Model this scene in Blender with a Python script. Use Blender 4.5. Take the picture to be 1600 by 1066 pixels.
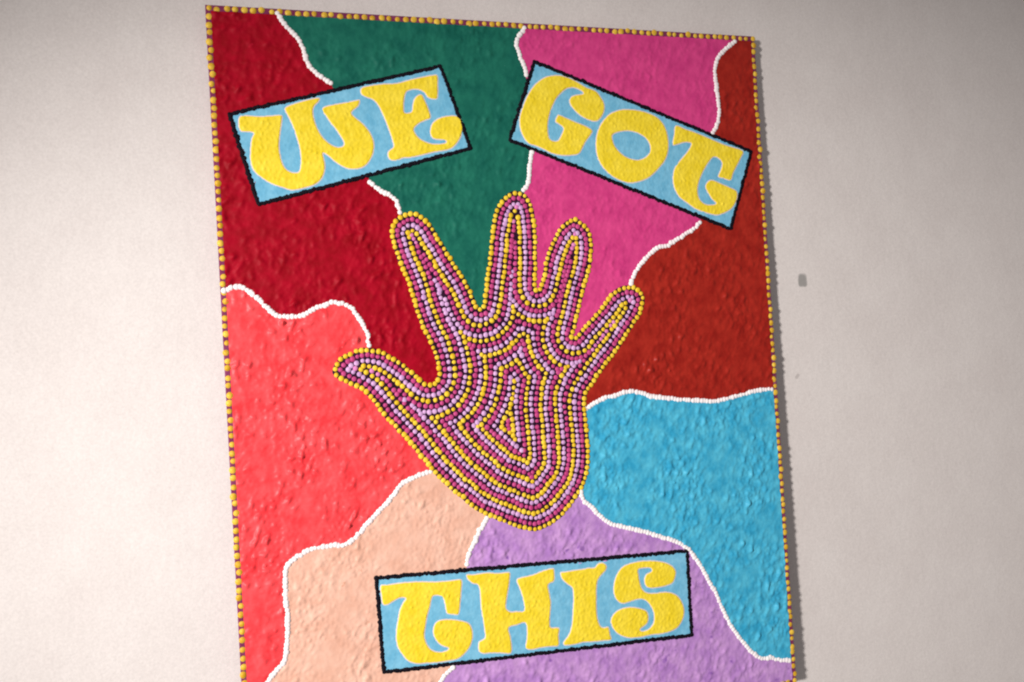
import bpy, math, random
import numpy as np
from mathutils import Matrix, Vector, Euler

random.seed(7); rng = np.random.default_rng(11)
scene = bpy.context.scene
for o in list(bpy.data.objects): bpy.data.objects.remove(o)
C = scene.collection

# ------------------------------------------------------------------ camera, light, exposure
LEAN = math.radians(0.9)                       # the painting leans: its foot stands further off the wall than its top
M_LEAN = Matrix.Translation((0, 0, 0.38)) @ Matrix.Rotation(-LEAN, 4, 'X') @ Matrix.Translation((0, 0, -0.38))
cam_d = bpy.data.cameras.new('camera'); cam = bpy.data.objects.new('camera', cam_d); C.objects.link(cam)
cam_d.sensor_fit = 'HORIZONTAL'; cam_d.sensor_width = 36.0; cam_d.lens = 1226.2866/1600*36.0
cam_d.clip_start = 0.01; cam_d.clip_end = 50
cam.matrix_world = M_LEAN @ (Matrix.Translation((-0.237679, -0.801806, 0.021899)) @
                   Euler((1.5879713, 0.0596911, -0.2701213), 'XYZ').to_matrix().to_4x4())
scene.camera = cam

world = bpy.data.worlds.new('World'); scene.world = world; world.use_nodes = True
bg = world.node_tree.nodes['Background']
bg.inputs[0].default_value = (1.0, 0.97, 0.97, 1); bg.inputs[1].default_value = 0.23

def spot(name, loc, target, watts, size, angle, blend, col):
    d = bpy.data.lights.new(name, 'SPOT'); d.energy = watts; d.shadow_soft_size = size
    d.spot_size = math.radians(angle); d.spot_blend = blend; d.color = col
    o = bpy.data.objects.new(name, d); C.objects.link(o); o.location = loc
    o.rotation_euler = (Vector(target) - Vector(loc)).to_track_quat('-Z', 'Y').to_euler()
    return o
spot('reading_lamp', (-1.70, -1.60, 0.28), (0.05, 0.0, -0.18), 290.0, 0.10, 41, 1.0, (1.0, 0.97, 0.95))

vs = scene.view_settings
vs.view_transform = 'Standard'; vs.look = 'None'; vs.exposure = 0.0; vs.gamma = 1.0; vs.use_curve_mapping = False
scene.render.engine = 'CYCLES'; scene.cycles.filter_width = 2.1
scene.render.resolution_x = 1024; scene.render.resolution_y = 682

# ------------------------------------------------------------------ outlines on the painting, traced in image pixels and unprojected to its plane, in millimetres from its centre (x right, z up)
HAND=[(-137.7,156.8),(-135.4,162.9),(-130.9,168.4),(-123.2,173.2),(-114.4,175.3),(-105.8,173.7),(-99.9,168.7),(-92.8,161.1),(-87.1,150.4),(-80.2,138.4),(-74.5,126.9),(-67.5,115.4),(-60.6,103.9),(-54.9,91.1),(-51.1,80.5),(-47.7,73.6),(-44.9,77.5),(-42.0,94.4),(-38.6,110.4),(-35.0,130.9),(-32.3,148.0),(-30.4,159.4),(-26.7,172.1),(-21.8,182.4),(-14.2,191.0),(-5.6,196.2),(4.1,195.9),(11.2,192.1),(15.5,185.1),(18.1,177.4),(19.4,168.1),(19.8,155.2),(20.0,143.6),(19.6,129.6),(18.9,118.0),(17.8,105.3),(16.8,97.1),(17.0,91.2),(19.0,94.7),(22.0,103.9),(25.9,117.8),(29.7,129.4),(35.4,141.0),(40.9,150.3),(46.9,157.8),(53.6,163.6),(62.5,167.4),(68.7,165.8),(73.4,162.3),(78.6,157.5),(82.4,150.9),(83.9,141.5),(84.0,132.3),(81.7,119.1),(77.9,104.8),(73.8,93.8),(69.5,81.7),(65.3,68.5),(61.9,56.9),(57.8,45.3),(55.2,38.4),(58.4,39.9),(64.8,47.3),(71.4,52.9),(79.5,60.8),(87.6,68.7),(94.5,76.8),(101.4,84.2),(109.4,88.8),(118.7,91.4),(127.7,90.9),(135.3,87.2),(140.1,81.7),(141.5,73.1),(138.9,64.2),(134.4,55.4),(127.3,46.7),(120.2,37.5),(113.1,28.3),(104.6,18.0),(96.4,8.9),(88.1,-0.0),(80.0,-9.0),(73.0,-17.9),(67.5,-24.7),(64.6,-34.8),(64.7,-45.3),(65.4,-60.9),(65.7,-76.0),(65.3,-92.8),(63.3,-106.2),(59.2,-119.5),(52.8,-130.8),(44.1,-140.5),(33.8,-151.4),(23.9,-158.5),(12.5,-164.0),(-0.2,-167.0),(-12.5,-165.2),(-26.0,-159.5),(-40.8,-151.9),(-55.5,-144.4),(-67.0,-136.5),(-78.2,-125.9),(-89.4,-115.4),(-100.4,-103.4),(-109.9,-91.7),(-119.2,-78.7),(-128.5,-65.7),(-137.9,-54.2),(-145.8,-44.0),(-153.8,-34.4),(-160.0,-25.3),(-165.0,-17.3),(-173.1,-8.0),(-181.3,-1.9),(-190.6,3.0),(-198.8,8.4),(-202.3,12.4),(-202.8,16.8),(-200.1,23.0),(-195.6,28.7),(-187.9,33.1),(-178.1,37.0),(-168.4,38.4),(-159.8,37.0),(-151.3,34.4),(-142.8,29.5),(-135.4,24.1),(-129.1,18.7),(-122.8,12.8),(-116.4,6.9),(-111.2,1.6),(-105.4,-1.9),(-100.3,-0.3),(-97.7,4.2),(-97.3,9.6),(-98.0,16.3),(-99.7,25.5),(-102.0,34.4),(-106.6,43.7),(-110.5,52.7),(-113.3,62.9),(-115.8,69.8),(-118.7,81.8),(-122.0,97.5),(-125.8,109.0),(-129.7,119.0),(-133.0,128.9),(-135.6,140.0),(-137.7,148.9)]
LINES={'L1a':[(-235.9,373.1),(-234.7,371.2),(-230.8,364.7),(-225.4,357.7),(-218.8,350.8),(-214.6,343.8),(-211.6,335.5),(-209.8,325.9),(-204.4,317.6),(-196.5,311.2),(-187.4,305.5)],
'L1b':[(-154.8,205.2),(-147.8,199.1),(-139.6,194.1),(-131.3,189.2),(-127.4,181.8),(-126.0,174.3)],
'L2a':[(19.3,372.2),(17.7,369.6),(12.6,362.7),(9.5,354.7),(11.7,347.0),(14.5,338.0),(17.3,329.0),(18.9,321.9)],
'L2b':[(19.2,238.0),(17.0,224.6),(14.5,208.9),(12.7,202.4),(8.3,196.8)],
'L3a':[(275.3,371.0),(273.1,368.6),(261.9,360.1),(252.2,350.1),(248.1,340.4),(247.6,329.3),(247.8,316.6),(248.9,304.0),(249.4,291.3),(248.1,280.2),(243.8,269.1),(239.8,262.8)],
'L3b':[(215.8,159.4),(204.3,150.8),(188.7,142.4),(173.3,134.4),(161.2,132.0),(151.9,125.5),(141.0,116.2),(134.7,108.4),(128.3,99.2),(125.7,92.6)],
'L4':[(64.2,-41.8),(70.7,-37.9),(83.8,-32.3),(98.1,-30.0),(114.0,-26.3),(129.7,-28.9),(142.5,-33.9),(167.0,-38.2),(198.7,-42.6),(222.9,-44.8),(241.0,-42.1),(263.0,-38.5),(281.8,-35.9),(294.4,-36.7)],
'L5':[(-299.6,100.4),(-296.1,101.3),(-287.8,103.4),(-280.8,101.2),(-269.5,91.5),(-260.5,81.2),(-252.4,74.0),(-241.7,72.0),(-229.5,72.3),(-218.1,77.8),(-210.6,80.5),(-203.6,83.3),(-195.2,84.2),(-187.0,82.6),(-181.2,79.3),(-176.8,73.8),(-172.4,66.2),(-168.1,58.8),(-165.0,50.1),(-165.0,39.6)],
'L6':[(-109.9,-92.4),(-121.7,-95.5),(-134.8,-100.0),(-142.3,-104.9),(-149.9,-114.0),(-158.8,-123.0),(-168.8,-131.5),(-178.9,-141.2),(-188.9,-150.9),(-198.6,-156.1),(-209.8,-156.0),(-222.1,-155.7),(-234.4,-158.0),(-246.9,-163.9),(-254.4,-169.2),(-257.2,-177.5),(-258.0,-192.3),(-258.5,-202.1),(-256.9,-217.2),(-258.5,-236.8),(-260.5,-251.4),(-262.9,-262.1),(-269.1,-268.5),(-276.6,-275.8),(-282.9,-283.4),(-291.7,-294.7),(-295.7,-315.3)],
'L7a':[(-53.3,-146.9),(-59.2,-155.6),(-64.8,-163.7),(-69.1,-171.8),(-72.9,-178.3),(-76.2,-185.4),(-77.3,-191.3)],
'L7b':[(-98.4,-294.5),(-105.1,-299.3),(-111.2,-306.5),(-119.3,-318.3),(-132.3,-338.6),(-138.6,-356.8),(-140.7,-370.5)],
'L8':[(52.1,-130.8),(53.9,-138.5),(58.4,-143.6),(65.9,-151.9),(73.5,-159.7),(82.8,-167.4),(96.0,-172.7),(118.3,-179.9),(139.2,-188.7),(155.4,-194.4),(166.6,-200.2),(177.7,-209.9),(188.4,-226.5),(195.8,-241.1),(204.9,-259.1),(212.6,-278.4),(216.7,-288.4),(221.6,-299.2),(228.2,-308.7),(234.9,-318.4),(243.2,-329.1),(252.4,-338.5),(260.3,-342.6),(271.9,-343.8),(281.8,-347.6),(294.7,-350.7)]}
PANELS={'WE':[(-285.7,271.4),(-74.7,327.2),(-47.6,241.3),(-263.6,183.1)],
'GOT':[(29.0,336.4),(287.9,241.9),(254.4,151.5),(-4.3,250.8)],
'THIS':[(-170.4,-193.4),(173.3,-209.2),(172.3,-302.5),(-168.1,-287.6)]}
LETTERS={'WE':[('W',[[(-276.6,269.7),(-267.0,270.5),(-257.0,270.2),(-246.7,271.0),(-237.1,271.8),(-237.0,265.3),(-238.8,255.6),(-240.3,245.9),(-240.8,237.3),(-239.7,228.7),(-238.0,222.3),(-234.7,217.4),(-229.1,214.8),(-223.9,215.4),(-222.0,221.3),(-221.3,230.0),(-222.1,239.7),(-224.2,249.4),(-226.8,259.0),(-230.4,268.7),(-234.1,277.2),(-230.8,281.1),(-220.2,285.2),(-208.5,288.7),(-199.6,290.1),(-200.8,285.7),(-204.7,281.8),(-206.6,275.8),(-205.5,267.1),(-202.8,258.5),(-198.0,249.8),(-190.9,243.3),(-184.7,240.7),(-179.3,241.9),(-178.6,245.7),(-181.9,252.2),(-185.9,258.8),(-190.8,265.2),(-194.7,271.7),(-198.1,277.1),(-195.8,281.0),(-185.6,284.0),(-172.6,286.6),(-162.7,289.0),(-159.7,288.6),(-161.8,282.3),(-168.8,276.0),(-164.9,270.8),(-158.5,265.4),(-151.7,256.8),(-148.1,247.0),(-148.6,237.2),(-152.2,228.6),(-158.7,221.1),(-168.5,218.0),(-177.9,219.2),(-187.1,224.6),(-193.8,230.6),(-199.1,234.2),(-198.1,226.9),(-198.0,218.5),(-200.8,209.9),(-207.0,203.3),(-216.5,199.7),(-230.4,196.7),(-239.5,199.2),(-250.6,203.3),(-260.4,209.8),(-266.8,216.9),(-269.1,226.3),(-268.5,236.9),(-266.9,247.6),(-264.9,253.6),(-276.0,254.5),(-278.1,260.4)]]),
('E',[[(-157.8,301.4),(-149.4,304.2),(-135.1,306.6),(-121.7,307.7),(-107.0,312.1),(-93.2,315.5),(-84.0,317.5),(-78.3,317.2),(-78.4,306.9),(-79.7,293.2),(-85.5,291.9),(-90.5,294.0),(-93.7,298.5),(-99.7,301.4),(-107.6,300.8),(-112.3,297.9),(-114.3,291.1),(-115.3,284.3),(-114.9,277.3),(-108.0,278.5),(-106.5,285.7),(-104.2,291.9),(-100.6,295.8),(-96.0,296.7),(-93.0,290.6),(-90.0,282.7),(-87.8,272.6),(-93.6,269.6),(-100.6,266.1),(-106.0,260.9),(-104.6,255.3),(-99.3,249.8),(-90.5,246.0),(-82.6,245.5),(-74.5,246.5),(-73.7,248.5),(-78.9,249.5),(-86.8,250.5),(-89.9,255.6),(-89.0,262.4),(-85.8,268.1),(-78.7,272.8),(-68.2,275.3),(-58.4,274.4),(-54.6,266.5),(-55.4,257.3),(-59.4,249.3),(-65.5,242.3),(-72.7,238.8),(-86.5,236.4),(-98.0,233.5),(-111.7,230.5),(-119.5,229.9),(-125.2,227.6),(-131.8,227.5),(-134.9,231.4),(-134.1,237.0),(-128.8,241.5),(-129.6,248.2),(-132.3,258.2),(-135.1,267.0),(-138.0,274.8),(-141.9,283.6),(-147.0,289.5),(-154.5,292.1),(-158.6,295.3)]])],
'GOT':[('G',[[(52.1,322.6),(62.0,321.8),(74.3,317.5),(86.5,310.7),(97.7,306.9),(103.7,299.8),(107.1,292.7),(106.5,284.3),(102.2,276.9),(96.1,272.6),(87.9,273.6),(79.3,277.6),(72.1,283.4),(67.5,289.2),(65.9,294.5),(68.4,299.4),(74.6,301.7),(82.9,303.3),(78.7,306.9),(72.5,309.0),(64.9,308.2),(58.4,303.8),(51.7,297.1),(47.5,289.9),(44.0,282.7),(40.9,273.1),(39.7,263.7),(40.3,254.3),(43.8,250.8),(50.0,250.9),(54.1,256.9),(57.1,264.0),(53.0,268.1),(48.2,271.5),(50.4,276.9),(53.1,279.3),(61.6,276.0),(71.4,272.0),(82.5,268.1),(91.0,262.9),(88.8,257.5),(82.6,250.2),(78.3,243.0),(73.5,236.4),(63.9,234.5),(52.7,234.4),(41.7,236.6),(32.1,241.2),(23.8,244.6),(16.6,246.8),(11.0,253.8),(7.9,263.1),(8.0,274.7),(11.7,285.4),(16.6,296.0),(22.7,305.6),(30.6,314.1),(40.8,320.4)]]),
('O',[[(130.1,287.3),(118.9,284.6),(109.0,279.0),(99.5,267.2),(94.8,255.2),(93.6,243.1),(95.5,230.4),(103.1,218.4),(114.0,209.9),(129.0,204.5),(143.7,206.0),(157.2,211.5),(169.7,222.4),(177.9,232.0),(182.1,244.3),(182.1,258.1),(178.5,270.2),(170.7,279.0),(159.2,284.1),(146.2,286.8)],[(114.2,255.5),(116.5,259.2),(124.3,261.7),(134.4,262.6),(145.2,260.4),(154.2,254.8),(158.9,246.9),(157.6,238.6),(151.4,233.1),(142.4,230.7),(132.4,232.7),(124.1,237.5),(116.8,245.9)]]),
('T',[[(192.6,270.6),(204.4,266.7),(217.8,262.8),(237.3,255.5),(255.5,248.8),(277.0,242.7),(273.2,232.9),(267.8,224.4),(262.5,216.0),(258.7,207.6),(249.5,209.6),(242.2,212.0),(245.5,218.7),(248.4,227.1),(244.9,232.6),(238.9,234.6),(234.0,231.1),(227.2,222.7),(221.2,213.0),(216.7,203.3),(215.2,193.7),(217.7,185.4),(224.2,180.5),(231.9,179.8),(237.4,181.2),(232.3,186.0),(227.5,193.7),(224.9,200.6),(229.2,206.8),(235.4,208.2),(246.0,204.1),(256.6,199.9),(265.7,195.0),(264.9,185.2),(258.0,175.4),(248.2,170.0),(237.1,167.3),(223.5,170.2),(210.1,175.1),(200.0,182.1),(191.3,188.3),(186.0,197.9),(184.5,208.8),(186.8,219.8),(192.6,228.0),(202.4,237.7),(209.0,246.1),(210.1,250.2),(201.8,250.8),(194.1,248.6),(187.2,247.8),(189.5,259.5)]])],
'THIS':[('T',[[(-166.8,-201.3),(-158.7,-201.3),(-143.5,-201.2),(-127.0,-202.4),(-110.5,-204.9),(-94.8,-205.6),(-84.0,-206.5),(-84.7,-217.5),(-86.6,-230.5),(-89.0,-241.3),(-94.6,-241.0),(-101.3,-238.9),(-102.6,-232.7),(-103.8,-224.8),(-106.9,-220.5),(-113.5,-219.0),(-115.9,-222.0),(-118.0,-229.4),(-121.4,-238.8),(-123.6,-248.3),(-125.2,-256.8),(-124.0,-264.6),(-120.0,-271.8),(-113.5,-275.6),(-105.7,-276.3),(-101.7,-274.2),(-106.6,-271.7),(-111.9,-267.6),(-116.0,-260.4),(-116.7,-253.7),(-114.6,-247.4),(-109.4,-244.3),(-99.3,-244.7),(-88.2,-247.5),(-79.3,-251.6),(-75.8,-258.8),(-75.7,-266.6),(-78.5,-275.0),(-84.6,-281.8),(-92.8,-286.6),(-104.1,-287.0),(-115.3,-286.8),(-126.3,-285.6),(-135.1,-284.7),(-143.6,-280.6),(-148.7,-273.8),(-152.7,-266.7),(-154.4,-258.8),(-153.8,-248.1),(-151.5,-237.6),(-148.8,-227.1),(-144.5,-220.1),(-142.4,-217.8),(-147.6,-216.4),(-155.4,-219.2),(-160.9,-221.6),(-165.7,-220.4),(-166.8,-211.6)]]),
('H',[[(-78.7,-202.1),(-71.0,-202.7),(-57.1,-202.6),(-45.6,-204.7),(-32.8,-205.5),(-32.6,-212.3),(-34.3,-221.1),(-36.7,-230.9),(-38.5,-241.9),(-34.1,-246.5),(-27.1,-247.0),(-19.4,-247.5),(-19.9,-236.7),(-22.2,-226.2),(-25.7,-214.9),(-19.0,-212.4),(-8.2,-211.6),(4.0,-208.6),(13.7,-207.6),(16.6,-209.7),(15.9,-221.1),(9.0,-224.2),(9.7,-232.8),(10.8,-243.3),(9.7,-252.3),(8.3,-263.5),(9.2,-269.4),(18.2,-271.3),(17.0,-279.7),(16.4,-289.9),(6.1,-289.4),(-5.9,-289.3),(-15.5,-289.5),(-20.6,-286.4),(-19.1,-279.8),(-17.9,-271.0),(-19.0,-260.6),(-28.0,-261.5),(-36.9,-263.0),(-35.7,-271.6),(-35.0,-279.6),(-36.2,-289.6),(-47.2,-287.8),(-58.7,-286.0),(-65.6,-285.5),(-70.6,-281.9),(-70.0,-273.1),(-65.9,-270.9),(-62.9,-268.6),(-63.5,-259.6),(-64.5,-248.3),(-65.6,-238.1),(-65.6,-228.0),(-66.1,-217.9),(-68.2,-213.7),(-72.5,-212.3),(-77.9,-207.1)]]),
('I',[[(23.1,-213.4),(29.2,-213.1),(42.8,-212.5),(48.6,-212.7),(56.1,-212.3),(62.3,-212.9),(66.3,-209.3),(71.9,-208.9),(76.1,-212.4),(75.2,-217.5),(69.2,-222.6),(65.0,-227.8),(63.2,-236.9),(62.5,-247.3),(61.8,-257.7),(62.4,-268.2),(65.0,-276.2),(69.2,-278.5),(74.2,-278.7),(75.6,-286.5),(76.4,-293.0),(65.8,-292.6),(54.6,-292.0),(43.5,-290.8),(37.7,-291.5),(25.4,-291.3),(21.8,-289.8),(22.3,-286.2),(27.3,-281.3),(30.8,-274.9),(33.2,-264.9),(34.6,-253.6),(35.9,-242.2),(35.4,-231.8),(29.6,-226.4),(24.1,-219.9)]]),
('S',[[(109.2,-213.1),(119.6,-212.9),(132.5,-214.5),(144.1,-217.5),(153.0,-222.3),(157.9,-228.9),(156.7,-236.5),(152.3,-242.5),(140.9,-244.6),(130.4,-244.7),(123.4,-243.4),(119.7,-239.3),(119.5,-232.8),(122.5,-227.8),(128.5,-225.7),(127.4,-222.4),(120.3,-221.3),(113.2,-221.9),(113.4,-228.4),(114.2,-235.6),(116.3,-243.0),(121.1,-247.8),(130.1,-249.9),(141.9,-250.1),(152.2,-252.7),(159.8,-258.5),(164.5,-267.6),(165.2,-276.1),(162.6,-284.1),(156.1,-291.6),(146.7,-294.9),(136.1,-295.7),(124.4,-295.1),(111.4,-295.5),(98.6,-294.7),(88.6,-290.8),(81.4,-285.0),(77.5,-277.4),(77.3,-270.4),(82.8,-264.2),(90.6,-261.2),(100.9,-260.9),(111.0,-263.5),(119.7,-267.8),(121.9,-274.6),(120.1,-281.4),(114.7,-284.8),(110.7,-287.1),(114.4,-289.2),(122.3,-287.1),(127.3,-281.3),(127.9,-271.9),(125.2,-264.4),(120.4,-257.8),(114.2,-254.5),(106.4,-254.6),(98.6,-255.9),(91.0,-256.0),(84.9,-251.0),(82.3,-243.0),(82.9,-234.9),(86.0,-226.0),(91.6,-218.5),(98.9,-214.7)]])]}


# ------------------------------------------------------------------ helpers
def lin(r, g, b):
    f = lambda c: (c/255/12.92) if c/255 <= 0.04045 else ((c/255+0.055)/1.055)**2.4
    return (f(r), f(g), f(b), 1.0)

def material(name, a, b=None, rough=0.5, scale=40.0, detail=4.0, bump=0.25, bscale=260.0, bdist=0.0006, spec=0.16, lo=0.35, hi=0.65,
             speck=None, speck_scale=90.0, speck_at=0.70, spatial=False):
    """paint whose pigment wanders between two colours, with a fine brushed or stippled relief"""
    m = bpy.data.materials.new(name); m.use_nodes = True; nt = m.node_tree; n = nt.nodes; l = nt.links
    bs = n['Principled BSDF']; bs.inputs['Roughness'].default_value = rough; bs.inputs['Specular IOR Level'].default_value = spec
    tc = n.new('ShaderNodeTexCoord')
    src = tc.outputs['Object']
    if spatial: src = n.new('ShaderNodeNewGeometry').outputs['Position']
    nz = n.new('ShaderNodeTexNoise'); nz.inputs['Scale'].default_value = scale; nz.inputs['Detail'].default_value = detail
    nz.inputs['Roughness'].default_value = 0.62; l.new(src, nz.inputs['Vector'])
    ramp = n.new('ShaderNodeValToRGB'); ramp.color_ramp.elements[0].position = lo; ramp.color_ramp.elements[1].position = hi
    ramp.color_ramp.elements[0].color = a; ramp.color_ramp.elements[1].color = b or a
    l.new(nz.outputs['Fac'], ramp.inputs['Fac']); out = ramp.outputs['Color']
    if speck:
        n2 = n.new('ShaderNodeTexNoise'); n2.inputs['Scale'].default_value = speck_scale; n2.inputs['Detail'].default_value = 2.0
        l.new(src, n2.inputs['Vector'])
        r2 = n.new('ShaderNodeValToRGB'); r2.color_ramp.elements[0].position = speck_at; r2.color_ramp.elements[1].position = speck_at + 0.07
        l.new(n2.outputs['Fac'], r2.inputs['Fac'])
        mx = n.new('ShaderNodeMix'); mx.data_type = 'RGBA'; l.new(r2.outputs['Color'], mx.inputs['Factor'])
        l.new(out, mx.inputs['A']); mx.inputs['B'].default_value = speck; out = mx.outputs['Result']
    l.new(out, bs.inputs['Base Color'])
    b1 = n.new('ShaderNodeTexNoise'); b1.inputs['Scale'].default_value = bscale; b1.inputs['Detail'].default_value = 3.0
    l.new(src, b1.inputs['Vector'])
    bp = n.new('ShaderNodeBump'); bp.inputs['Strength'].default_value = bump; bp.inputs['Distance'].default_value = bdist
    l.new(b1.outputs['Fac'], bp.inputs['Height']); l.new(bp.outputs['Normal'], bs.inputs['Normal'])
    return m

def mesh_obj(name, verts, faces, mat, parent=None, smooth=True, mat_idx=None):
    me = bpy.data.meshes.new(name)
    verts = np.asarray(verts, dtype=np.float64)
    if isinstance(faces, np.ndarray):
        nf, k = faces.shape
        me.vertices.add(len(verts)); me.vertices.foreach_set('co', verts.ravel())
        me.loops.add(nf*k); me.loops.foreach_set('vertex_index', faces.ravel().astype(np.int32))
        me.polygons.add(nf); me.polygons.foreach_set('loop_start', np.arange(0, nf*k, k, dtype=np.int32))
        me.update(calc_edges=True)
    else:
        me.from_pydata([tuple(v) for v in verts], [], faces)
    for m in (mat if isinstance(mat, (list, tuple)) else [mat]): me.materials.append(m)
    if mat_idx is not None: me.polygons.foreach_set('material_index', np.asarray(mat_idx, dtype=np.int32))
    if smooth: me.polygons.foreach_set('use_smooth', np.ones(len(me.polygons), dtype=bool))
    me.validate(); me.update()
    o = bpy.data.objects.new(name, me); C.objects.link(o)
    if parent: o.parent = parent
    return o

def smooth_closed(P, n=4):
    P = np.asarray(P, float); out = []
    N = len(P)
    for i in range(N):
        a, b, c, d = P[i-1], P[i], P[(i+1) % N], P[(i+2) % N]
        for t in np.arange(n)/n:
            out.append(0.5*((2*b)+(-a+c)*t+(2*a-5*b+4*c-d)*t*t+(-a+3*b-3*c+d)*t**3))
    return np.array(out)

def resample(P, step, closed=False):
    P = np.asarray(P, float)
    if closed: P = np.vstack([P, P[:1]])
    s = np.concatenate([[0], np.cumsum(np.linalg.norm(np.diff(P, axis=0), axis=1))])
    n = max(2, int(round(s[-1]/step)))
    t = np.linspace(0, s[-1], n+1)
    if closed: t = t[:-1]
    return np.stack([np.interp(t, s, P[:, 0]), np.interp(t, s, P[:, 1])], 1)

def smooth_open(P, n=5):
    P = np.asarray(P, float); Q = np.vstack([2*P[0]-P[1], P, 2*P[-1]-P[-2]]); out = []
    for i in range(1, len(Q)-2):
        a, b, c, d = Q[i-1], Q[i], Q[i+1], Q[i+2]
        for t in np.arange(n)/n:
            out.append(0.5*((2*b)+(-a+c)*t+(2*a-5*b+4*c-d)*t*t+(-a+3*b-3*c+d)*t**3))
    out.append(P[-1]); return np.array(out)

def inside(poly, X, Z):
    r = np.zeros(X.shape, bool); P = np.asarray(poly, float)
    for (x0, z0), (x1, z1) in zip(P, np.roll(P, -1, axis=0)):
        if z0 == z1: continue
        c = ((z0 > Z) != (z1 > Z)) & (X < (x1-x0)*(Z-z0)/(z1-z0)+x0)
        r ^= c
    return r

def sdf(polys, X, Z):
    """signed distance, positive inside"""
    d = np.full(X.shape, 1e9); ins = np.zeros(X.shape, bool)
    for poly in polys:
        P = np.asarray(poly, float)
        for a, b in zip(P, np.roll(P, -1, axis=0)):
            e = b-a; L = e@e
            if L < 1e-12: continue
            t = np.clip(((X-a[0])*e[0]+(Z-a[1])*e[1])/L, 0, 1)
            d = np.minimum(d, (X-a[0]-t*e[0])**2+(Z-a[1]-t*e[1])**2)
        ins ^= inside(P, X, Z)
    return np.where(ins, 1, -1)*np.sqrt(d)

def band(l0, l1, seed, res=1.0, w=720, h=860, ang=None, stretch=1.0):
    """random relief with wavelengths between l0 and l1 millimetres"""
    g = np.random.default_rng(seed).standard_normal((h, w)); F = np.fft.rfft2(g)
    ky = np.fft.fftfreq(h, res)[:, None]; kx = np.fft.rfftfreq(w, res)[None, :]
    if ang is not None:
        c, s = math.cos(ang), math.sin(ang); kx, ky = kx*c+ky*s, (-kx*s+ky*c)*stretch
    k = np.sqrt(kx**2+ky**2)+1e-9
    F = F*np.exp(-0.5*((np.log(k)-math.log(1/math.sqrt(l0*l1)))/(0.5*math.log(l1/l0)))**2)
    f = np.fft.irfft2(F, s=(h, w)); return f/f.std()

def sample(f, X, Z):
    x = np.clip(X+360, 0, f.shape[1]-2.001); z = np.clip(Z+430, 0, f.shape[0]-2.001)
    i = x.astype(int); j = z.astype(int); u = x-i; v = z-j
    return f[j, i]*(1-u)*(1-v)+f[j, i+1]*u*(1-v)+f[j+1, i]*(1-u)*v+f[j+1, i+1]*u*v

LUMP = band(8.5, 17, 1, ang=math.radians(-28), stretch=1.35)
LUMP = LUMP+0.30*(LUMP**2-1)
MID = band(4, 7.5, 2); MID = MID+0.35*(MID**2-1); FINE = band(2.4, 4, 3); BROAD = band(60, 140, 4)

def relief_sheet(name, polys, step, base, rise, edge, amp, mat, parent, pad=2.0):
    """a raised patch of paint with a rounded edge that follows an outline; heights in millimetres towards the viewer"""
    A = np.vstack([np.asarray(q) for q in polys]); x0, z0 = A.min(0)-pad; x1, z1 = A.max(0)+pad
    xs = np.arange(x0, x1+step, step); zs = np.arange(z0, z1+step, step); X, Z = np.meshgrid(xs, zs)
    S = sdf(polys, X, Z); gz, gx = np.gradient(S, step)
    gl = np.sqrt(gx*gx+gz*gz)+1e-6
    pos = S > 0
    quad = pos[:-1, :-1] | pos[1:, :-1] | pos[:-1, 1:] | pos[1:, 1:]
    near = S < 0
    X2 = np.where(near, X-gx/gl*S, X); Z2 = np.where(near, Z-gz/gl*S, Z)
    Sp = np.maximum(S, 0); t = np.clip(Sp/edge, 0, 1)
    Hh = base+rise*np.sqrt(np.clip(1-(1-t)**2, 0, 1))+t*(amp[0]*sample(LUMP, X2, Z2)+amp[1]*sample(MID, X2, Z2)+amp[2]*sample(FINE, X2, Z2))
    idx = -np.ones(X.shape, int); J, I = np.nonzero(quad)
    use = np.zeros(X.shape, bool)
    for dj in (0, 1):
        for di in (0, 1): use[J+dj, I+di] = True
    idx[use] = np.arange(use.sum())
    V = np.stack([X2[use]/1000, -Hh[use]/1000, Z2[use]/1000], 1)
    Fq = np.stack([idx[J, I], idx[J, I+1], idx[J+1, I+1], idx[J+1, I]], 1)
    return mesh_obj(name, V, Fq, mat, parent)

def dome(seg, rings, flat=0.6, foot=0.0):
    """unit paint dot: a low dome bulging towards -y"""
    v = [(0, -flat, 0)]; f = []
    for r in range(1, rings+1):
        a = r/rings*math.pi/2
        for s in range(seg):
            t = 2*math.pi*(s+0.5*(r % 2))/seg
            v.append((math.sin(a)*math.cos(t), -flat*math.cos(a), math.sin(a)*math.sin(t)))
    for s in range(seg): f.append((0, 1+(s+1) % seg, 1+s))
    for r in range(rings-1):
        b0 = 1+r*seg; b1 = b0+seg
        for s in range(seg):
            s2 = (s+1) % seg
            if r % 2 == 0: f += [(b0+s, b0+s2, b1+s2), (b0+s, b1+s2, b1+s)]
            else: f += [(b0+s, b0+s2, b1+s), (b0+s2, b1+s2, b1+s)]
    # outward = away from the axis and towards -y
    V = np.array(v); out = []
    for t in f:
        n_ = np.cross(V[t[1]]-V[t[0]], V[t[2]]-V[t[0]]); c = V[list(t)].mean(0)
        out.append(t if n_@c > 0 else t[::-1])
    return V, np.array(out)

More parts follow.
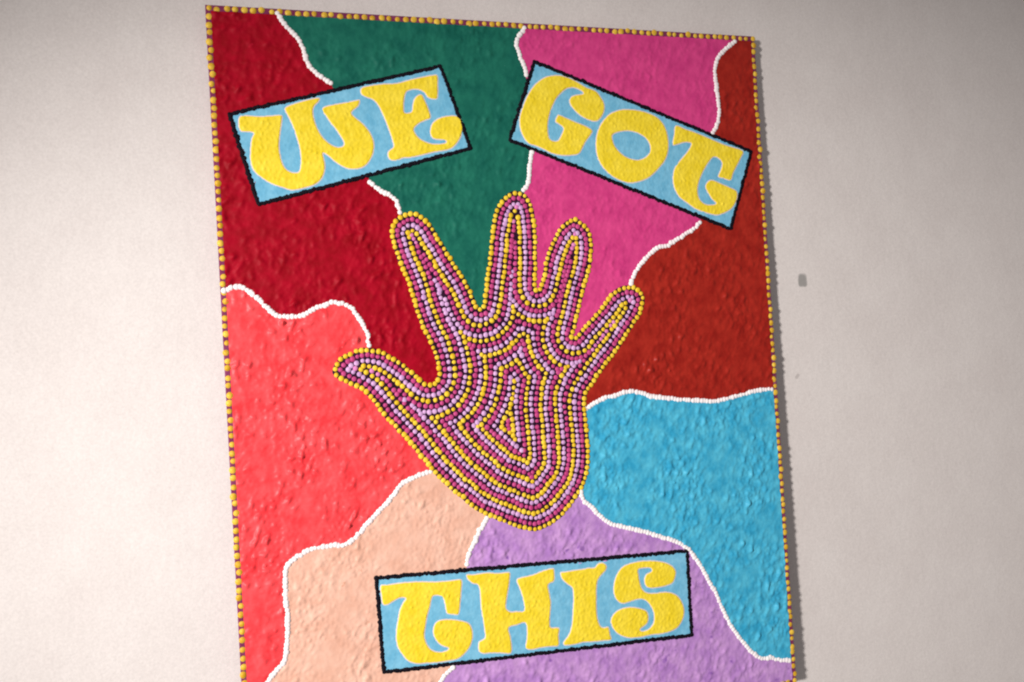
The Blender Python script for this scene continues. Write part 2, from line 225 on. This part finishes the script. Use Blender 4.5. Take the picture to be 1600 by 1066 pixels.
def bead_run(name, pts, radii, base, mats, parent, cols=None, seg=10, rings=3, flat=0.6):
    """many dots joined into one mesh"""
    Vd, Fd = dome(seg, rings, flat); V = []; F = []; mi = []
    for k, (p, r) in enumerate(zip(pts, radii)):
        a = random.uniform(0, 6.28); sx = r*random.uniform(0.94, 1.06); sz = r*random.uniform(0.94, 1.06); h = r*random.uniform(0.85, 1.15)
        c, s = math.cos(a), math.sin(a)
        x = Vd[:, 0]*c-Vd[:, 2]*s; z = Vd[:, 0]*s+Vd[:, 2]*c
        V.append(np.stack([(p[0]+x*sx)/1000, (-base+Vd[:, 1]*h)/1000, (p[1]+z*sz)/1000], 1)); F.append(Fd+k*len(Vd))
        mi += [cols[k] if cols is not None else 0]*len(Fd)
    return mesh_obj(name, np.vstack(V), np.vstack(F), mats, parent, mat_idx=mi)

# ------------------------------------------------------------------ materials
M = {
 'crimson':  material('crimson_paint', lin(144, 2, 20), lin(170, 5, 34), 0.55, 60, spec=0.10, speck=lin(186, 20, 46), speck_at=0.70),
 'green':    material('green_paint', lin(14, 92, 78), lin(30, 112, 92), 0.55, 45, speck=lin(120, 190, 180), speck_at=0.80, speck_scale=110),
 'pink':     material('pink_paint', lin(202, 56, 122), lin(222, 72, 136), 0.55, 55, speck=lin(190, 40, 110), speck_at=0.74),
 'rust':     material('rust_paint', lin(146, 28, 20), lin(170, 42, 30), 0.42, 60, speck=lin(200, 70, 50), speck_at=0.76),
 'blue':     material('turquoise_paint', lin(50, 158, 196), lin(86, 186, 214), 0.45, 60, speck=lin(140, 210, 228), speck_at=0.74),
 'lavender': material('lavender_paint', lin(172, 122, 190), lin(200, 152, 208), 0.5, 55, speck=lin(140, 92, 168), speck_at=0.66, speck_scale=70),
 'peach':    material('peach_paint', lin(224, 170, 146), lin(238, 190, 168), 0.45, 40, speck=lin(206, 150, 124), speck_at=0.70),
 'coral':    material('coral_paint', lin(236, 58, 64), lin(250, 86, 90), 0.40, 50, speck=lin(255, 140, 140), speck_at=0.74),
 'sky':      material('sky_blue_paint', lin(106, 176, 208), lin(130, 194, 222), 0.5, 90, bump=0.4),
 'yellow':   material('letter_yellow_paint', lin(238, 208, 42), lin(249, 221, 66), 0.42, 70, bump=0.3),
 'rim':      material('pale_rim_paint', lin(222, 200, 200), lin(236, 216, 206), 0.5, 90),
 'black':    material('black_paint', lin(10, 8, 18), lin(20, 12, 24), 0.7, 120, spec=0.12),
 'white':    material('white_paint', lin(244, 232, 232), lin(255, 248, 246), 0.42, 120),
 'under':    material('dark_plum_paint', lin(30, 8, 30), lin(48, 14, 42), 0.5, 120),
 'd_yellow': material('dot_yellow_paint', lin(222, 178, 28), lin(250, 214, 70), 0.38, 130, spatial=True),
 'd_pink':   material('dot_pink_paint', lin(178, 56, 112), lin(208, 84, 142), 0.38, 130, spatial=True),
 'd_lav':    material('dot_lilac_paint', lin(192, 144, 194), lin(224, 180, 222), 0.38, 130, spatial=True),
 'd_rose':   material('dot_rose_paint', lin(208, 112, 172), lin(230, 146, 198), 0.38, 130, spatial=True),
 'gold':     material('border_dot_paint', lin(206, 156, 34), lin(240, 200, 76), 0.38, 110, spatial=True),
 'edge':     material('purple_edge_paint', lin(112, 36, 74), lin(138, 58, 98), 0.5, 80),
}

# ------------------------------------------------------------------ wall
GAP = 0.0125
def wall_material():
    m = bpy.data.materials.new('painted_plaster'); m.use_nodes = True; nt = m.node_tree; n = nt.nodes; l = nt.links
    bs = n['Principled BSDF']; bs.inputs['Roughness'].default_value = 0.7; bs.inputs['Specular IOR Level'].default_value = 0.25
    tc = n.new('ShaderNodeTexCoord'); src = tc.outputs['Object']
    a = n.new('ShaderNodeTexNoise'); a.inputs['Scale'].default_value = 14; a.inputs['Detail'].default_value = 8; a.inputs['Roughness'].default_value = 0.65
    l.new(src, a.inputs['Vector'])
    r = n.new('ShaderNodeValToRGB'); r.color_ramp.elements[0].position = 0.3; r.color_ramp.elements[1].position = 0.7
    r.color_ramp.elements[0].color = lin(224, 215, 211); r.color_ramp.elements[1].color = lin(231, 223, 219)
    l.new(a.outputs['Fac'], r.inputs['Fac']); col = r.outputs['Color']
    g = n.new('ShaderNodeTexNoise'); g.inputs['Scale'].default_value = 420; g.inputs['Detail'].default_value = 3; g.inputs['Roughness'].default_value = 0.7; l.new(src, g.inputs['Vector'])
    gr = n.new('ShaderNodeValToRGB'); gr.color_ramp.elements[0].position = 0.25; gr.color_ramp.elements[1].position = 0.75
    gr.color_ramp.elements[0].color = (0.88, 0.87, 0.86, 1); gr.color_ramp.elements[1].color = (1.04, 1.03, 1.02, 1); l.new(g.outputs['Fac'], gr.inputs['Fac'])
    gm = n.new('ShaderNodeMix'); gm.data_type = 'RGBA'; gm.blend_type = 'MULTIPLY'; gm.inputs['Factor'].default_value = 1.0
    l.new(col, gm.inputs['A']); l.new(gr.outputs['Color'], gm.inputs['B']); col = gm.outputs['Result']
    wob = n.new('ShaderNodeTexNoise'); wob.inputs['Scale'].default_value = 90; wob.inputs['Detail'].default_value = 3; l.new(src, wob.inputs['Vector'])
    def stain(x, z, rx, rz, tint, strength, rot=0.0):
        nonlocal col
        mp = n.new('ShaderNodeMapping'); mp.vector_type = 'TEXTURE'
        mp.inputs['Location'].default_value = (x, 0, z); mp.inputs['Rotation'].default_value = (0, rot, 0); mp.inputs['Scale'].default_value = (rx, 1, rz)
        l.new(src, mp.inputs['Vector'])
        sx = n.new('ShaderNodeSeparateXYZ'); l.new(mp.outputs['Vector'], sx.inputs[0])
        px = n.new('ShaderNodeMath'); px.operation = 'POWER'; l.new(sx.outputs['X'], px.inputs[0]); px.inputs[1].default_value = 4
        pz = n.new('ShaderNodeMath'); pz.operation = 'POWER'; l.new(sx.outputs['Z'], pz.inputs[0]); pz.inputs[1].default_value = 4
        ad = n.new('ShaderNodeMath'); l.new(px.outputs[0], ad.inputs[0]); l.new(pz.outputs[0], ad.inputs[1])
        w = n.new('ShaderNodeMath'); w.operation = 'MULTIPLY_ADD'; l.new(wob.outputs['Fac'], w.inputs[0]); w.inputs[1].default_value = 1.6; l.new(ad.outputs[0], w.inputs[2])
        mr = n.new('ShaderNodeMapRange'); mr.inputs['From Min'].default_value = 1.2; mr.inputs['From Max'].default_value = 2.0
        mr.inputs['To Min'].default_value = strength; mr.inputs['To Max'].default_value = 0.0; l.new(w.outputs[0], mr.inputs['Value'])
        mx = n.new('ShaderNodeMix'); mx.data_type = 'RGBA'; l.new(mr.outputs['Result'], mx.inputs['Factor']); l.new(col, mx.inputs['A'])
        mx.inputs['B'].default_value = tint; col = mx.outputs['Result']
    stain(0.3590, 0.0905, 0.0065, 0.0085, lin(150, 146, 142), 0.9)
    stain(0.3440, -0.0250, 0.0022, 0.0036, lin(164, 154, 150), 0.5, 0.7)
    l.new(col, bs.inputs['Base Color'])
    b = n.new('ShaderNodeTexNoise'); b.inputs['Scale'].default_value = 160; b.inputs['Detail'].default_value = 5; l.new(src, b.inputs['Vector'])
    b2 = n.new('ShaderNodeTexNoise'); b2.inputs['Scale'].default_value = 22; b2.inputs['Detail'].default_value = 3; l.new(src, b2.inputs['Vector'])
    ad = n.new('ShaderNodeMath'); ad.operation = 'MULTIPLY_ADD'; l.new(b2.outputs['Fac'], ad.inputs[0]); ad.inputs[1].default_value = 3.0; l.new(b.outputs['Fac'], ad.inputs[2])
    bp = n.new('ShaderNodeBump'); bp.inputs['Strength'].default_value = 0.35; bp.inputs['Distance'].default_value = 0.0008
    l.new(ad.outputs[0], bp.inputs['Height']); l.new(bp.outputs['Normal'], bs.inputs['Normal'])
    return m
wall = mesh_obj('wall', [(-3, GAP, -2.2), (3, GAP, -2.2), (3, GAP, 2.2), (-3, GAP, 2.2), (-3, GAP+.1, -2.2), (3, GAP+.1, -2.2), (3, GAP+.1, 2.2), (-3, GAP+.1, 2.2)],
                [(0, 1, 2, 3), (4, 7, 6, 5), (0, 4, 5, 1), (3, 2, 6, 7), (0, 3, 7, 4), (1, 5, 6, 2)], wall_material(), smooth=False)
wall['kind'] = 'structure'

# ------------------------------------------------------------------ the painting
art = bpy.data.objects.new('painting', None); C.objects.link(art); art.empty_display_size = 0.1
art['label'] = 'bright dot painting of a raised hand with words on coloured fields, leaning on the wall'
art['category'] = 'painting'
art.matrix_world = M_LEAN

HW, HH = 300.0, 375.1                             # rectangle that the border dots follow
def board():
    w, h, t, c = (HW+3.1)/1000, (HH+3.6)/1000, 0.0100, 0.0012
    v = []
    for (yy, k) in ((0.0, c), (c, 0.0), (t, 0.0)):
        v += [(-w+k, yy, -h+k), (w-k, yy, -h+k), (w-k, yy, h-k), (-w+k, yy, h-k)]
    f = [(0, 1, 2, 3), (11, 10, 9, 8)]
    for b in (0, 4):
        for i in range(4):
            j = (i+1) % 4; f.append((b+j, b+i, b+4+i, b+4+j))
    return mesh_obj('board', v, f, M['edge'], art, smooth=False)
bd = board()

# colour fields: one sheet of uneven paint, divided along the white lines
L = {k: [tuple(q) for q in smooth_open(v)] for k, v in LINES.items()}
R = lambda k: L[k][::-1]
CEN = (-20.0, -40.0); B = 600.0
POLY = {
 'coral':    [(-B, L['L5'][0][1])]+L['L5']+[(-157.0,19.7),(-127.0,-21.4),CEN]+L['L6']+[(L['L6'][-1][0], -B), (-B, -B)],
 'peach':    L['L6']+[(L['L6'][-1][0], -B), (L['L7b'][-1][0], -B)]+R('L7b')+R('L7a')+[CEN],
 'lavender': R('L7b')+R('L7a')+[CEN]+L['L8']+[(B, L['L8'][-1][1]), (B, -B), (L['L7b'][-1][0], -B)],
 'blue':     R('L4')+[CEN]+L['L8']+[(B, L['L8'][-1][1]), (B, L['L4'][-1][1])],
 'rust':     L['L3a']+L['L3b']+[CEN]+L['L4']+[(B, L['L4'][-1][1]), (B, B), (L['L3a'][0][0], B)],
 'pink':     L['L2a']+L['L2b']+[CEN]+R('L3b')+R('L3a')+[(L['L3a'][0][0], B), (L['L2a'][0][0], B)],
 'green':    L['L1a']+L['L1b']+[CEN]+R('L2b')+R('L2a')+[(L['L2a'][0][0], B), (L['L1a'][0][0], B)],
}
FIELD_AMP = {'crimson': (.28, .09, .02), 'green': (.19, .09, .03), 'pink': (.13, .08, .03), 'rust': (.27, .11, .03), 'blue': (.34, .18, .05),
             'lavender': (.28, .14, .04), 'peach': (.18, .15, .07), 'coral': (.40, .18, .04)}
FIELD_WORD = {'crimson': 'dark crimson field', 'green': 'deep green field', 'pink': 'hot pink field', 'rust': 'rust red field', 'blue': 'turquoise blue field',
              'lavender': 'lavender purple field', 'peach': 'pale peach field', 'coral': 'bright coral red field'}
hand_poly = smooth_closed(HAND, 3)
step = 1.25
xs = np.arange(-HW+2.1, HW-2.1+1e-6, step); zs = np.arange(-HH+2.1, HH-2.1+1e-6, step); GX, GZ = np.meshgrid(xs, zs)
CX = (GX[:-1, :-1]+GX[1:, 1:])/2; CZ = (GZ[:-1, :-1]+GZ[1:, 1:])/2
names = ['crimson']+list(POLY); lab = np.zeros(CX.shape, int)
for k, nm in enumerate(names[1:], 1): lab[inside(POLY[nm], CX, CZ)] = k
# weight map for the relief, softened across the lines
amp = np.zeros((3,)+GX.shape)
for c in range(3):
    av = np.array([FIELD_AMP[nm][c] for nm in names]); m_ = np.pad(av[lab], ((0, 1), (0, 1)), mode='edge')
    for _ in range(3): m_ = (m_+np.roll(m_, 1, 0)+np.roll(m_, -1, 0)+np.roll(m_, 1, 1)+np.roll(m_, -1, 1))/5
    amp[c] = m_
vary = np.clip(1+0.35*sample(BROAD, GX, GZ), 0.4, 1.8)
edge_m = np.zeros(lab.shape); edge_m[:-1] += lab[:-1] != lab[1:]; edge_m[:, :-1] += lab[:, :-1] != lab[:, 1:]
edge_m = np.pad(np.minimum(edge_m, 1), ((0, 1), (0, 1)))
for _ in range(5): edge_m = (edge_m+np.roll(edge_m, 1, 0)+np.roll(edge_m, -1, 0)+np.roll(edge_m, 1, 1)+np.roll(edge_m, -1, 1))/5
calm = 1-np.clip(edge_m*4, 0, 0.75)                 # the paint was smoothed where lines, panels and the hand were set on it
for q in list(PANELS.values())+[hand_poly[::3]]: calm *= np.clip((np.abs(sdf([q], GX, GZ))-1.0)/5.0, 0.25, 1)
FH = 0.75+calm*vary*(amp[0]*sample(LUMP, GX, GZ)+amp[1]*sample(MID, GX, GZ)+amp[2]*sample(FINE, GX, GZ))
FH = np.maximum(FH, 0.06)
hidden = np.zeros(CX.shape, bool)
box = (np.abs(CX+0) < 1e9)
hs = sdf([hand_poly[::3]], CX, CZ); hidden |= hs > 3.0
for q in PANELS.values(): hidden |= sdf([q], CX, CZ) > 3.0
for k, nm in enumerate(names):
    J, I = np.nonzero((lab == k) & ~hidden)
    use = np.zeros(GX.shape, bool)
    for dj in (0, 1):
        for di in (0, 1): use[J+dj, I+di] = True
    idx = -np.ones(GX.shape, int); idx[use] = np.arange(use.sum())
    V = np.stack([GX[use]/1000, -FH[use]/1000, GZ[use]/1000], 1)
    F = np.stack([idx[J, I], idx[J, I+1], idx[J+1, I+1], idx[J+1, I]], 1)
    o = mesh_obj('colour_field', V, F, M[nm], art); o['label'] = FIELD_WORD[nm]+' of bumpy paint'

# white dotted lines between the fields
LINE_WORD = {'L1a': 'crimson and green fields above the word WE', 'L1b': 'crimson and green fields below the word WE', 'L2a': 'green and pink fields above the word GOT',
             'L2b': 'green and pink fields below the word GOT', 'L3a': 'pink and rust fields above the word GOT', 'L3b': 'pink and rust fields below the word GOT',
             'L4': 'rust and turquoise fields', 'L5': 'crimson and coral fields', 'L6': 'coral and peach fields', 'L7a': 'peach and lavender fields above the word THIS',
             'L7b': 'peach and lavender fields below the word THIS', 'L8': 'lavender and turquoise fields'}
for k, v in L.items():
    P = resample(v, 3.7); P = P+rng.normal(0, 0.3, P.shape)
    o = bead_run('white_dot_line', P, rng.uniform(2.45, 3.1, len(P)), 0.55, M['white'], art, flat=0.48)
    o['kind'] = 'stuff'; o['label'] = 'line of white dots between '+LINE_WORD[k]

# word panels with black dotted outline and raised letters
for word, q in PANELS.items():
    cen = np.mean(np.array(q), axis=0)
    pn = relief_sheet('word_panel', [resample(q, 4.0, True)], 1.0, 0.3, 0.75, 2.0, (.03, .05, .06), M['sky'], art)
    pn['label'] = 'light blue panel with black dotted outline reading '+word
    P = resample(q, 2.3, True); P = P+rng.normal(0, 0.32, P.shape)
    o = bead_run('panel_outline', P, rng.uniform(2.0, 2.75, len(P)), 0.75, M['black'], pn, flat=0.4); o['kind'] = 'stuff'
    for ch, cs in LETTERS[word]:
        cs = [smooth_closed(c_, 3) for c_ in cs]
        def grow(c_, d):
            t = np.roll(c_, -1, 0)-np.roll(c_, 1, 0); nrm = np.stack([t[:, 1], -t[:, 0]], 1); nrm /= np.linalg.norm(nrm, axis=1, keepdims=True)+1e-9
            ar = 0.5*np.sum(c_[:, 0]*np.roll(c_[:, 1], -1)-np.roll(c_[:, 0], -1)*c_[:, 1])
            return c_+nrm*d*(1 if ar > 0 else -1)
        lt = relief_sheet('letter', [grow(cs[0], -0.65)]+[grow(c_, 0.65) for c_ in cs[1:]], 0.8, 1.0, 0.6, 1.2, (.06, .12, .035), M['yellow'], pn)
        lt['label'] = 'raised yellow letter '+ch
        rim = relief_sheet('letter_rim', [grow(cs[0], 0.55)]+[grow(c_, -0.55) for c_ in cs[1:]], 0.8, 0.75, 0.45, 0.7, (0, .02, .02), M['rim'], pn)

# ------------------------------------------------------------------ the hand of dots
hb = relief_sheet('hand_shape', [hand_poly], 1.2, 0.2, 0.75, 2.0, (.0, .04, .03), M['under'], art)
hb['label'] = 'open hand filled with rings of yellow, pink and lilac dots'
RING, PITCH = 5.45, 5.75
gs = 1.0
x0, z0 = hand_poly.min(0)-4; x1, z1 = hand_poly.max(0)+4
hx = np.arange(x0, x1, gs); hz = np.arange(z0, z1, gs); HX, HZ = np.meshgrid(hx, hz)
HS = sdf([hand_poly], HX, HZ)

def contours(S, level):
    """closed iso-lines by marching squares"""
    A = S-level; A = np.where(A == 0, 1e-6, A); sgn = A > 0
    edges = {}
    jj, ii = np.nonzero(~((sgn[:-1, :-1] == sgn[1:, :-1]) & (sgn[:-1, :-1] == sgn[:-1, 1:]) & (sgn[:-1, :-1] == sgn[1:, 1:])))
    def pt(j0, i0, j1, i1):
        t = A[j0, i0]/(A[j0, i0]-A[j1, i1]); return (hx[i0]+(i1-i0)*t*gs, hz[j0]+(j1-j0)*t*gs)
    coords = {}
    for j, i in zip(jj, ii):
        E = []
        for (a, b, key) in (((j, i), (j, i+1), ('h', j, i)), ((j, i+1), (j+1, i+1), ('v', j, i+1)), ((j+1, i), (j+1, i+1), ('h', j+1, i)), ((j, i), (j+1, i), ('v', j, i))):
            if sgn[a] != sgn[b]:
                E.append(key); coords[key] = pt(a[0], a[1], b[0], b[1])
        pairs = [(E[0], E[1])] if len(E) == 2 else ([(E[0], E[1]), (E[2], E[3])] if sgn[j, i] != (A[j:j+2, i:i+2].mean() > 0) else [(E[0], E[3]), (E[1], E[2])])
        for p, q in pairs: edges.setdefault(p, []).append(q); edges.setdefault(q, []).append(p)
    seen = set(); out = []
    for st in edges:
        if st in seen: continue
        path = [st]; seen.add(st); cur = st
        while True:
            nx = [e for e in edges[cur] if e not in seen]
            if not nx: break
            cur = nx[0]; seen.add(cur); path.append(cur)
        if len(path) > 5: out.append(np.array([coords[k] for k in path]))
    return out

dots = []                                        # x, z, radius, colour index
prev = None
for ring in range(40):
    cs = contours(HS, 2.9+RING*ring)
    if not cs: break
    cur = []
    for c in cs:
        cl = np.vstack([c, c[:1]]); s = np.concatenate([[0], np.cumsum(np.linalg.norm(np.diff(cl, axis=0), axis=1))]); Ln = s[-1]
        if Ln < 9: cur.append(c.mean(0)); continue
        par = []
        if prev is not None:                     # set each dot beside one of the ring before, as the painter did
            for p in prev:
                d = np.linalg.norm(c-p, axis=1); k = int(d.argmin())
                if d[k] < RING*1.5: par.append(s[k])
        if len(par) < 3:
            n = max(3, round(Ln/PITCH)); par = list((np.arange(n)+random.random())*Ln/n)
        par = sorted(set(round(a % Ln, 3) for a in par)); keep = []
        for a in par:
            if not keep or a-keep[-1] > PITCH*0.74: keep.append(a)
        if len(keep) > 2 and (keep[0]+Ln-keep[-1]) < PITCH*0.74: keep.pop()
        full = []
        for a, b in zip(keep, keep[1:]+[keep[0]+Ln]):
            n = max(1, int(round((b-a)/PITCH))); full += [a+(b-a)*t/n for t in range(n)]
        want = max(3, round(Ln/PITCH))
        if abs(len(full)-want) > 0.05*want: full = [keep[0]+Ln*k/want for k in range(want)]
        full = np.array(full)
        for _ in range(25):                      # even the spacing a little
            lo = np.concatenate([[full[-1]-Ln], full[:-1]]); hi = np.concatenate([full[1:], [full[0]+Ln]]); full = full*0.6+(lo+hi)*0.2
        full = np.mod(full, Ln)
        cur += [np.array([np.interp(a, s, cl[:, 0]), np.interp(a, s, cl[:, 1])]) for a in full]
    for p in cur: dots.append([p[0], p[1], 0.0, ring % 3])
    prev = cur
D = np.array(dots)
# where rings meet, thin out dots that would lie on each other
keep = np.ones(len(D), bool)
for i in range(len(D)):
    if not keep[i]: continue
    d = np.hypot(D[i+1:, 0]-D[i, 0], D[i+1:, 1]-D[i, 1]); keep[i+1:] &= ~(d < 3.3)
D = D[keep]
# fill the seams that are left along the middle of the fingers
extra = []
gz_, gx_ = np.gradient(HS, gs); ridge = np.hypot(gx_, gz_) < 0.86
cand = np.argwhere(HS > 6.0); cand = cand[np.argsort(-HS[cand[:, 0], cand[:, 1]]+rng.uniform(0, 3, len(cand)))]
allp = D[:, :2].copy()
for j, i in cand:
    p = np.array([hx[i], hz[j]]); d = np.hypot(allp[:, 0]-p[0], allp[:, 1]-p[1])
    if d.min() > (4.05 if ridge[j, i] else 4.9):
        kk = int(round((HS[j, i]-2.9)/RING)) % 3; extra.append([p[0], p[1], 0, 3 if (ridge[j, i] and HS[j, i] < 26) else kk]); allp = np.vstack([allp, p])
if extra: D = np.vstack([D, np.array(extra)])
D[:, :2] += rng.normal(0, 0.34, (len(D), 2))
D[:, 2] = np.clip(rng.normal(2.66, 0.24, len(D)), 2.0, 3.1); D[D[:, 3] == 0, 2] += 0.06; D[D[:, 3] == 3, 2] -= 0.15
print('hand dots', len(D), 'extra', len(extra))
DM = [M['d_yellow'], M['d_pink'], M['d_lav'], M['d_rose']]
DN = ['yellow_dot', 'pink_dot', 'lilac_dot', 'rose_dot']
Vd, Fd = dome(8, 3, 0.48)
proto = []
for nm, m in zip(DN, DM):
    o = mesh_obj(nm, Vd/1000, Fd, m); proto.append(o.data); bpy.data.objects.remove(o)
order = np.argsort(-D[:, 2]); count = [0]*4; rest = []
for i in order:
    x, z, r, k = D[i]; k = int(k)
    if count[k] >= 300: rest.append(i); continue
    count[k] += 1
    o = bpy.data.objects.new(DN[k], proto[k]); C.objects.link(o); o.parent = hb
    o.location = (x/1000, -0.00085, z/1000); o.rotation_euler = (0, random.uniform(0, 6.28), 0)
    o.scale = (r*random.uniform(.95, 1.06), r*random.uniform(.85, 1.15), r*random.uniform(.95, 1.06))
if rest:
    o = bead_run('remaining_dots', D[rest, :2], D[rest, 2], 0.85, DM, hb, cols=D[rest, 3].astype(int), seg=8, rings=3, flat=0.48); o['kind'] = 'stuff'

# ------------------------------------------------------------------ border of yellow dots on the purple edge
bproto = mesh_obj('border_dot', *[dome(10, 2, 0.46)[0]/1000, dome(10, 2, 0.46)[1]], M['gold']); bme = bproto.data; bpy.data.objects.remove(bproto)
per = []
nx, nz = 72, 92
for i in range(nx): per.append((-HW+2*HW*i/nx, HH))
for i in range(nz): per.append((HW, HH-2*HH*i/nz))
for i in range(nx): per.append((HW-2*HW*i/nx, -HH))
for i in range(nz): per.append((-HW, -HH+2*HH*i/nz))
far = []
for x, z in per:
    x += rng.normal(0, .55); z += rng.normal(0, .55)
    if z < -HH+4 and x < HW-45 or (x < -HW+4 and z < -300):            # below the picture's lower edge
        far.append((x, z)); continue
    o = bpy.data.objects.new('border_dot', bme); C.objects.link(o); o.parent = bd
    r = min(3.8, max(2.5, random.gauss(3.15, .26))); o.location = (x/1000, 0.0001, z/1000); o.rotation_euler = (0, random.uniform(0, 6.28), 0)
    o.scale = (r*random.uniform(.94, 1.06), r*random.uniform(.85, 1.15), r*random.uniform(.94, 1.06))
o = bead_run('lower_border_dots', far, rng.uniform(2.85, 3.6, len(far)), -0.1, M['gold'], bd, seg=10, rings=2); o['kind'] = 'stuff'
